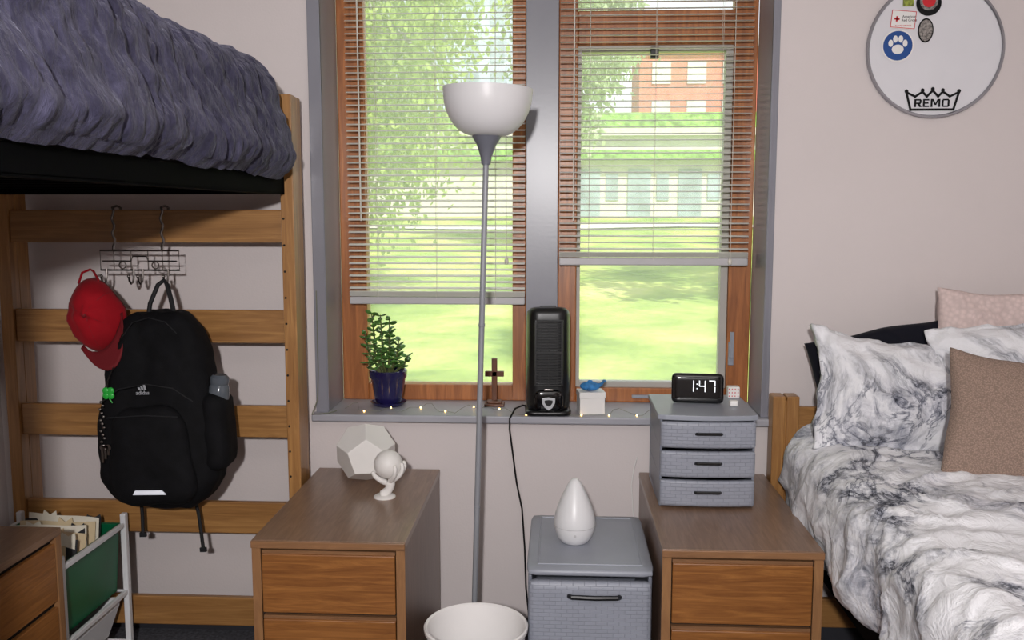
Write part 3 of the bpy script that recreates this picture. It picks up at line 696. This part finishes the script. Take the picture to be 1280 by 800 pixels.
make('charging_cable',MB().tube([(.283,3.272,.70),(.270,3.262,.66),(.262,3.25,.60),(.268,3.24,.52),(.276,3.25,.4),(.27,3.26,.2),(.26,3.25,.003),(.22,3.22,.003)],.0018,5),m_stw,smooth=True,label='thin white cable hanging behind the nightstand',cat='cord')
# ---------------------------------------------------------------- nightstand items
phi=(1+5**.5)/2
dv=[(x,y,z) for x in(-1,1) for y in(-1,1) for z in(-1,1)]+[(0,y/phi,z*phi) for y in(-1,1) for z in(-1,1)]+[(x/phi,y*phi,0) for x in(-1,1) for y in(-1,1)]+[(x*phi,0,z/phi) for x in(-1,1) for z in(-1,1)]
bm=bmesh.new()
ax=Vector((0,1,phi)).normalized(); Rm=ax.rotation_difference(Vector((0,0,-1))).to_matrix()
for p in dv: bm.verts.new(Rm@Vector(p)*(.108/3**.5))
bmesh.ops.convex_hull(bm,input=bm.verts); bmesh.ops.dissolve_limit(bm,angle_limit=.02,verts=bm.verts,edges=bm.edges)
zmin=min(v.co.z for v in bm.verts)
for v in bm.verts: v.co.z-=zmin
me=bpy.data.meshes.new('dodecahedron_ornament'); bm.to_mesh(me); bm.free(); me.materials.append(m_offw)
do=bpy.data.objects.new('dodecahedron_ornament',me); COL.objects.link(do); do.location=(-.672,3.10,.645); do.rotation_euler=(0,0,math.radians(12))
md=do.modifiers.new('b','BEVEL'); md.width=.002; md.segments=2
tag(do,'white faceted dodecahedron ornament on the nightstand','ornament')
hs=thing('hand_sculpture',(-.562,2.93,.645),'white sculpted hand holding up a round globe','sculpture')
me=bpy.data.meshes.new('hand')
V=[];E=[];RR=[]
def chain(ps,rsx):
    s=len(V)
    for p,r in zip(ps,rsx): V.append(p); RR.append(r)
    for k in range(len(ps)-1): E.append((s+k,s+k+1))
    return s
chain([(-.030,.0,.008),(-.012,.0,.014),(.004,.0,.028),(.006,.0,.046),(.002,0,.058)],[.014,.016,.016,.019,.022])
for ang,r1 in ((20,.0075),(55,.0078),(90,.0075),(128,.0068)):
    a=math.radians(ang-75); cx,cy=math.cos(a),math.sin(a)
    chain([(.006*cx,.006*cy,.056),(.028*cx,.028*cy,.066),(.047*cx,.047*cy,.083),(.055*cx,.055*cy,.103),(.050*cx,.050*cy,.122)],[.010,r1+.001,r1,r1-.0008,r1-.002])
a=math.radians(205); cx,cy=math.cos(a),math.sin(a)
chain([(.006*cx,.006*cy,.050),(.026*cx,.026*cy,.060),(.046*cx,.046*cy,.076),(.054*cx,.054*cy,.094)],[.012,.010,.0085,.0065])
me.from_pydata(V,E,[]); ho=bpy.data.objects.new('hand',me); COL.objects.link(ho); ho.parent=hs
md=ho.modifiers.new('sk','SKIN'); sv=me.skin_vertices[0].data
for k,r in enumerate(RR): sv[k].radius=(r,r)
for k in [0,5,10,15,20,25]: sv[k].use_root=True
md=ho.modifiers.new('ss','SUBSURF'); md.levels=2; md.render_levels=2
me.materials.append(m_offw)
make('plinth',MB().lathe([(1e-5,0),(.036,0),(.036,.004),(.030,.008),(1e-5,.008)],28,(-.014,0,0)),m_offw,hs,smooth=True)
make('globe',MB().sph(.0475,(0,0,.112),32,20),m_offw,hs,smooth=True,ang=180)
# ---------------------------------------------------------------- drumhead
dh=thing('drumhead',(1.272,3.296,2.134),'white round drumhead with stickers mounted on the wall','drumhead')
RX=Matrix.Rotation(math.radians(90),3,'X')
make('film',MB().lathe([(.222,0),(.222,.006),(1e-5,.0075)],96,(0,0,0),RX),m_drum,dh,smooth=True)
make('rim',MB().lathe([(.219,0),(.231,0),(.232,.008),(.229,.013),(.223,.013),(.220,.008)],96,(0,0,0),RX),m_rim,dh,smooth=True)
YS=-.009
def dsc(name,x,z,r,mt,y=YS,sc=(1,1)): 
    return make(name,MB().lathe([(1e-5,0),(r,0),(r,-.0006),(1e-5,-.0006)],40,(0,0,0),RX@Matrix.Diagonal((sc[0],sc[1],-1))),mt,dh,loc=(x,y,z))
dsc('round_sticker',-.127,.012,.054,m_stw); dsc('sticker_field',-.127,.012,.049,m_stb,YS-.001)
p=MB()
for x,z,sx,sz in ((0,-.012,.020,.016),(-.024,.008,.008,.012),(-.009,.022,.008,.012),(.009,.022,.008,.012),(.024,.008,.008,.012)): p.sph(1,(x,0,z),16,8,(sx,.0006,sz))
make('paw_emblem',p,m_stw,dh,loc=(-.127,YS-.002,.012),smooth=True)
make('rectangular_sticker',B(-.041,.041,-.0006,.0006,-.029,.029),m_stw,dh,loc=(-.112,YS,.097),rot=(0,math.radians(5),0))
frm=frame(-.041,.041,-.029,.029,.002,.002,.002,.002,-.0012,.0004,MB()); frm.box(-.031,-.013,-.0014,.0,-.003,.003).box(-.025,-.019,-.0014,.0,-.009,.009)
make('red_cross_emblem',frm,m_str,dh,loc=(-.112,YS,.099),rot=(0,math.radians(5),0))
text('sticker_text','American\nRed Cross',.012,m_ink,dh,(-.093,YS-.001,.102),ext=.0003)
text('sticker_text','BLOOD SERVICES',.007,m_str,dh,(-.112,YS-.001,.078),ext=.0003)
dsc('round_sticker',-.030,.152,.042,m_ink); dsc('sticker_ring',-.030,.158,.030,m_stp,YS-.001); dsc('sticker_field',-.030,.160,.022,m_str,YS-.002)
dsc('oval_sticker',-.036,.062,.026,m_ink,YS,(1,1.55)); dsc('sticker_picture',-.036,.062,.022,m_stp,YS-.001,(1,1.6))
make('square_sticker',B(-.018,.018,-.0006,.0006,-.018,.018),m_stg,dh,loc=(-.098,YS,.160))
lg=MB()
out=[(-.088,.024),(-.072,-.034),(.072,-.034),(.088,.024),(.058,.010),(.034,.026),(.019,.010),(0,.030),(-.019,.010),(-.034,.026),(-.058,.010)]
for a_,b_ in zip(out,out[1:]+out[:1]):
    lg.tube([(a_[0],0,a_[1]),(b_[0],0,b_[1])],.0044,6)
for x,z in out: lg.sph(.0046,(x,0,z),8,6)
for x,z in ((-.088,.028),(-.034,.031),(0,.035),(.034,.031),(.088,.028)): lg.sph(.0066,(x,0,z),8,6)
lg.v=[(x,y*.15,z) for x,y,z in lg.v]
make('crown_logo',lg,m_ink,dh,loc=(-.002,YS,-.168),smooth=True)
def letter(ch,x,z,w_,h_,t):
    m=MB(); y0,y1=-.0005,.0005
    def bx(a,b,c,d): m.box(x+a,x+b,y0,y1,z+c,z+d)
    if ch=='E': bx(0,t,0,h_); bx(t,w_,0,t*.8); bx(t,w_*.88,h_/2-t*.4,h_/2+t*.4); bx(t,w_,h_-t*.8,h_)
    if ch=='R':
        bx(0,t,0,h_); bx(t,w_-t*.4,h_-t*.8,h_); bx(t,w_-t*.4,h_*.45-t*.3,h_*.45+t*.5); bx(w_-t,w_,h_*.5,h_-t*.4)
        m.prism([(x+w_*.42,z+h_*.45),(x+w_*.72,z+h_*.45),(x+w_*1.05,z),(x+w_*.72,z)],y0,y1)
    if ch=='O': bx(0,t,t*.5,h_-t*.5); bx(w_-t,w_,t*.5,h_-t*.5); bx(t*.5,w_-t*.5,0,t*.8); bx(t*.5,w_-t*.5,h_-t*.8,h_)
    if ch=='M':
        bx(0,t,0,h_); bx(w_-t,w_,0,h_)
        m.prism([(x+t*.6,z+h_),(x+t*1.5,z+h_),(x+w_/2+t*.4,z+h_*.25),(x+w_/2-t*.4,z+h_*.25)],y0,y1)
        m.prism([(x+w_-t*1.5,z+h_),(x+w_-t*.6,z+h_),(x+w_/2+t*.4,z+h_*.25),(x+w_/2-t*.4,z+h_*.25)],y0,y1)
    return m
for ch,x,w_ in (('R',-.060,.024),('E',-.031,.021),('M',-.005,.032),('O',.032,.026)):
    make('brand_letter',letter(ch,x,-.0255,w_,.027,.0062),m_ink,dh,loc=(-.002,YS-.0005,-.168),label='black block letter '+ch)
# ---------------------------------------------------------------- right bed
rb=thing('single_bed',(1.262,2.1,0),'oak dormitory bed with metal frame beside the nightstand','bed'); ro=(1.262,2.1,0)
rl2=[(.805,.905),(.444,.559),(.098,.205)]
def ladder2(ya,sgn):
    for (p0,p1) in ((.744,.835),(1.69,1.78)):
        m=MB(); y=sorted([ya,ya+sgn*.07])
        m.box(p0-ro[0],p0+.043-ro[0],y[0]-ro[1],y[1]-ro[1],0,.945); m.box(p0+.048-ro[0],p1-ro[0],y[0]-ro[1],y[1]-ro[1],0,.945); m.box(p0+.04-ro[0],p0+.05-ro[0],y[0]+.005-ro[1],y[1]-.005-ro[1],0,.93)
        make('post',m,m_oak_v,rb,bevel=.004)
    for z0,z1 in rl2: y=sorted([ya+sgn*.02,ya+sgn*.045]); make('rail',L(ro,.835,1.69,y[0],y[1],z0,z1),m_oak_h,rb,bevel=.004)
ladder2(3.19,1); ladder2(1.06,-1)
m=MB()
for x in (.82,1.72): m.box(x-.018-ro[0],x+.018-ro[0],1.08-2.1,3.17-2.1,.47,.53)
for k in range(10): m.box(.82-ro[0],1.72-ro[0],1.2+.2*k-2.1,1.23+.2*k-2.1,.49,.505)
make('metal_frame',m,m_blkmetal,rb,label='black steel mattress support frame')
make('mattress',MB().rbox((1.27,2.09,.64),(.445,.99,.105),.04,(6,8,4)),m_navy,smooth=True,label='navy covered mattress under the marble-print comforter',cat='mattress')
def fold(q,n_):
    d=.024*nz(q,2.6,1)+.016*noise.noise(Vector((q.x*4,q.y*7,q.z*5+7)))+.009*nz(q,13,3)+.004*nz(q,30,8)
    rdg=1-abs(noise.noise(Vector((q.x*4+q.y*2,q.y*4.0,q.z*3+11))))*2.6
    d+=.017*max(0,rdg)**3
    rdg=1-abs(noise.noise(Vector((q.x*8-q.y*5,q.y*6,q.z*5+31))))*2.8
    d+=.009*max(0,rdg)**3
    o=q+n_*d
    if q.z<.04 and abs(n_.x)>.4:
        k=(.04-q.z)/.2; o.x+=(.030*math.sin(q.y*15+3*nz(q,2))*k)
        o.z+=.022*nz(q,4,8)*k
    if q.z>0: o.z+=.020*nz(q,2.2,5)
    return o
make('comforter',MB().rbox((1.27,2.09,.676),(.508,1.06,.174),(.10,.10,.10),(80,170,32),fold,skip=((2,-1),)),m_marble,smooth=True,ang=180,label='white comforter with black marble print on the bed',cat='comforter')
def pillow(name,W,Hh,T,mat,loc,rot,label,seed=0,flange=0,n=38,wr=.012,slouch=0,ruf=0):
    m=MB()
    for side in (1,-1):
        for i in range(n+1):
            for j in range(n+1):
                u=-1+2*i/n; v=-1+2*j/n
                u2=math.copysign(abs(u)**.85,u); v2=math.copysign(abs(v)**.85,v)
                fl=1-flange
                uu=max(0,1-(u2/fl)**2) if abs(u2)<fl else 0; vv=max(0,1-(v2/fl)**2) if abs(v2)<fl else 0
                th=T*(uu*vv)**.42+.002
                x=W*u2*(1-.07*(1-v2*v2)); z=Hh*v2*(1-.07*(1-u2*u2))
                wv=wr*noise.noise(Vector((x*9+seed,z*9,side)))*(uu*vv)**.3+wr*.5*noise.noise(Vector((x*22+seed,z*16,side*2)))*(.3+.7*(uu*vv)**.3)
                rg=1-abs(noise.noise(Vector((x*7+z*5+seed,z*8-x*3,3))))*2.6
                wv+=wr*.7*max(0,rg)**3
                sg=.02*noise.noise(Vector((x*3+seed*2,z*3,5)))
                ed=max(abs(u),abs(v))**6
                sg+=ruf*ed*(math.sin((x-z)*70+seed)+.6*math.sin((x+z)*115))
                z-=slouch*max(0,v2)*(.5+.5*math.cos(u2*2.2+.4))
                m.v.append((x+.012*nz((x,z,seed),6)+ruf*.6*ed*math.sin(z*60),side*(th)+wv*side+sg,z+.012*nz((x,z,seed),5,3)+ruf*.6*ed*math.sin(x*50+1)))
    N1=(n+1)*(n+1)
    for side in range(2):
        b0=side*N1
        for i in range(n):
            for j in range(n):
                a=b0+i*(n+1)+j; m.f.append((a,a+1,a+n+2,a+n+1))
    rim=[i*(n+1) for i in range(n+1)]+[n*(n+1)+j for j in range(1,n+1)]+[i*(n+1)+n for i in range(n-1,-1,-1)]+[j for j in range(n-1,0,-1)]
    for a,b in zip(rim,rim[1:]+rim[:1]): m.f.append((a,b,b+N1,a+N1))
    return make(name,m,mat,smooth=True,ang=180,loc=loc,rot=rot,label=label,cat='pillow')
pillow('pillow',.240,.165,.05,m_navy,(1.095,3.115,1.020),(R_(-8),R_(-12),0),'plain black navy pillow leaning against the headboard',3,slouch=-.02)
pillow('pillow',.19,.11,.04,m_slate,(1.045,3.06,.935),(R_(-6),R_(4),0),'slate gray pillow behind the marble-print sham',5)
pillow('pillow',.25,.20,.05,m_fuzz,(1.50,3.11,1.125),(R_(-8),R_(2),0),'fuzzy pale pink pillow behind the marble-print sham',6,wr=.016)
pillow('pillow',.315,.210,.078,m_marble,(1.120,2.95,1.012),(R_(-26),R_(6),R_(2)),'marble-print pillow sham with flanged edge',1,flange=.08,wr=.024,slouch=.04,ruf=.005)
pillow('pillow',.30,.215,.075,m_marble,(1.48,2.88,1.07),(R_(-28),R_(-8),R_(-4)),'marble-print pillow sham resting behind the taupe pillow',9,flange=.08,wr=.022,slouch=.02,ruf=.005)
pillow('throw_pillow',.205,.19,.06,m_knit,(1.295,2.60,.99),(R_(-24),R_(9),R_(-6)),'taupe woven square throw pillow on the comforter',4,wr=.006)
# ---------------------------------------------------------------- outdoors
def grid(mb,x0,x1,y0,y1,nx,ny,fz):
    b0=len(mb.v)
    for i in range(nx+1):
        for j in range(ny+1):
            x=x0+(x1-x0)*i/nx; y=y0+(y1-y0)*j/ny; mb.v.append((x,y,fz(x,y)))
    for i in range(nx):
        for j in range(ny):
            a=b0+i*(ny+1)+j; mb.f.append((a,a+ny+1,a+ny+2,a+1))
    return mb
gz=lambda x,y:-.4+.052*max(0,y-4)+.12*nz((x,y,0),.15)
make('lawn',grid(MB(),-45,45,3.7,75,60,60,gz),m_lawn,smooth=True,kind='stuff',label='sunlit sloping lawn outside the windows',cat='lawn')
def tree(x,y,th,tr_,cx,cy,cz,rx,ry,rz,n,mat,seed,label,ls=.10,hang=0,nc=60):
    z0=gz(x,y)-.1; e=thing('tree',(x,y,z0),label,'tree'); rs=random.Random(seed)
    m=MB(); m.tube([(0,0,0),(.1,0,th*.3),(0,.1,th*.6),(.15,0,th)],[tr_*1.3,tr_,tr_*.85,tr_*.5],12)
    for k in range(9):
        a=rs.uniform(0,6.28); h0=th*rs.uniform(.45,.95); q=Vector((cx-x+rx*.7*math.cos(a),cy-y+ry*.6*math.sin(a),cz-z0+rz*rs.uniform(-.2,.6)))
        p=Vector((.05,.05,h0)); m.tube([p,p.lerp(q,.5)+Vector((0,0,.3)),q],[tr_*.4,tr_*.22,.02],7)
    make('trunk',m,m_bark,e,smooth=True)
    lf=MB(); cl=[]
    for k in range(nc):
        while True:
            v=Vector((rs.uniform(-1,1),rs.uniform(-1,1),rs.uniform(-1,1)))
            if v.length<1: break
        cl.append(Vector((cx-x+v.x*rx,cy-y+v.y*ry,cz-z0+v.z*rz)))
    for k in range(n):
        c=rs.choice(cl); s_=.35*min(rx,rz)*.5
        p=c+Vector((rs.gauss(0,s_),rs.gauss(0,s_),rs.gauss(0,s_*(1+hang))))
        ro_=Euler((rs.uniform(0,3.1),rs.uniform(0,3.1),rs.uniform(0,3.1))).to_matrix(); sz=ls*rs.uniform(.6,1.3)
        b0=len(lf.v)
        for q in ((-1,0,0),(0,-.5,0),(1,0,0),(0,.5,0)): lf.v.append(tuple(p+ro_@Vector(q)*sz))
        lf.f.append((b0,b0+1,b0+2,b0+3))
    me=bpy.data.meshes.new('foliage'); me.from_pydata(lf.v,[],lf.f); me.materials.append(mat)
    o=bpy.data.objects.new('foliage',me); COL.objects.link(o); o.parent=e
tree(-4.6,15,6,.22,-3.1,14.5,4.1,1.9,2.2,2.6,14000,m_leaf,2,'leafy green tree with drooping branches outside the window',.075,.3)
tree(-.45,24,7,.16,.3,24,6.2,1.5,2.2,3.4,9000,m_leaf2,5,'haze-tinted leafy tree standing on the lawn',.11)
tree(-9.5,34,8,.3,-8,33,6,3.2,3,3.2,5000,m_leaf2,8,'broad haze-tinted tree near the far buildings',.2)
tree(7.2,13,6,.25,6.2,13,6.2,2.6,3.0,1.8,5000,m_leaf,12,'broad leafy tree shading part of the lawn',.15,0,26)
bd=thing('building',(0,41,1.0),'long pale stone building with doors across the lawn','building')
make('facade',B(-16,16,-2,3,0,3.9),m_stone,bd)
for k in range(6,11):
    x=-14+2.1*k
    make('door',B(x,x+.95,-2.06,-1.9,.3 if k%3 else .0,2.4),m_wpan,bd); make('window',B(x+1.2,x+1.7,-2.05,-1.9,1.1,2.2),m_wpan,bd)
make('cornice',B(-16.2,16.2,-2.3,3,3.75,4.05),m_path,bd)
make('planted_ledge',B(-16.1,16.1,-2.5,-2.0,2.75,3.15),m_hedge,bd)
make('hedge',B(-16,16,39.4,40.6,4.9+.15,5.75),m_hedge,label='clipped green hedge on the terrace',cat='hedge')
bd=thing('building',(9,48,5.0),'red brick building behind the terrace','building')
make('facade',B(-5.2,9,-2,3,-4.5,4.5),m_brick,bd)
for k in range(4):
    for j in range(2): make('window',B(-4.6+1.7*k,-3.7+1.7*k,-2.06,-1.9,.9+1.9*j,2.0+1.9*j),m_stone,bd)
make('roof',B(-5.6,9.4,-2.4,3.4,4.5,5.0),m_path,bd)
bd=thing('building',(-5.5,50,5.0),'tall bluish clad building behind the terrace','building')
make('facade',B(-5.0,6.0,-2,4,-4.5,10),m_glassb,bd)
for k in range(8):
    for j in range(4): make('window',B(-4.6+1.3*k,-3.9+1.3*k,-2.05,-1.9,.6+1.8*j,1.9+1.8*j),m_wpan,bd)
make('footpath',grid(MB(),-20,20,31.5,33,20,3,lambda x,y:gz(x,y)+.05),m_path,label='pale concrete footpath crossing the lawn',cat='footpath')
# ---------------------------------------------------------------- lights
def area(name,loc,rot,size,e,col=(1,1,1),sy=None):
    l=bpy.data.lights.new(name,'AREA'); l.energy=e; l.size=size; l.color=col
    if sy: l.shape='RECTANGLE'; l.size_y=sy
    o=bpy.data.objects.new(name,l); COL.objects.link(o); o.location=loc; o.rotation_euler=rot; return o
area('flash_light',(-.10,-.7,1.92),(R_(84),0,R_(1)),.09,80,(1,.97,.965))
area('ambient_fill',(0,.2,2.7),(0,0,0),1.2,5,(1,.95,.93),.6)  # unseen soft fill, added to even out the flash falloff
s=bpy.data.lights.new('sun','SUN'); s.energy=7.2; s.angle=.01; s.color=(1,.98,.94)
so=bpy.data.objects.new('sun',s); COL.objects.link(so); so.rotation_euler=(R_(34),R_(26),0)
wd=bpy.data.worlds.new('World'); sc.world=wd; wd.use_nodes=True; bgn=wd.node_tree.nodes['Background']; bgn.inputs[0].default_value=(.90,.94,1,1); bgn.inputs[1].default_value=1.6
sc.view_settings.view_transform='Standard'
# ---------------------------------------------------------------- camera
cd=bpy.data.cameras.new('Camera'); cd.lens=36*1149/1280; cd.sensor_width=36; cd.clip_end=300
co=bpy.data.objects.new('Camera',cd); COL.objects.link(co); co.location=(0,0,1.58); co.rotation_euler=(R_(90-6.65),0,R_(3.0)); sc.camera=co
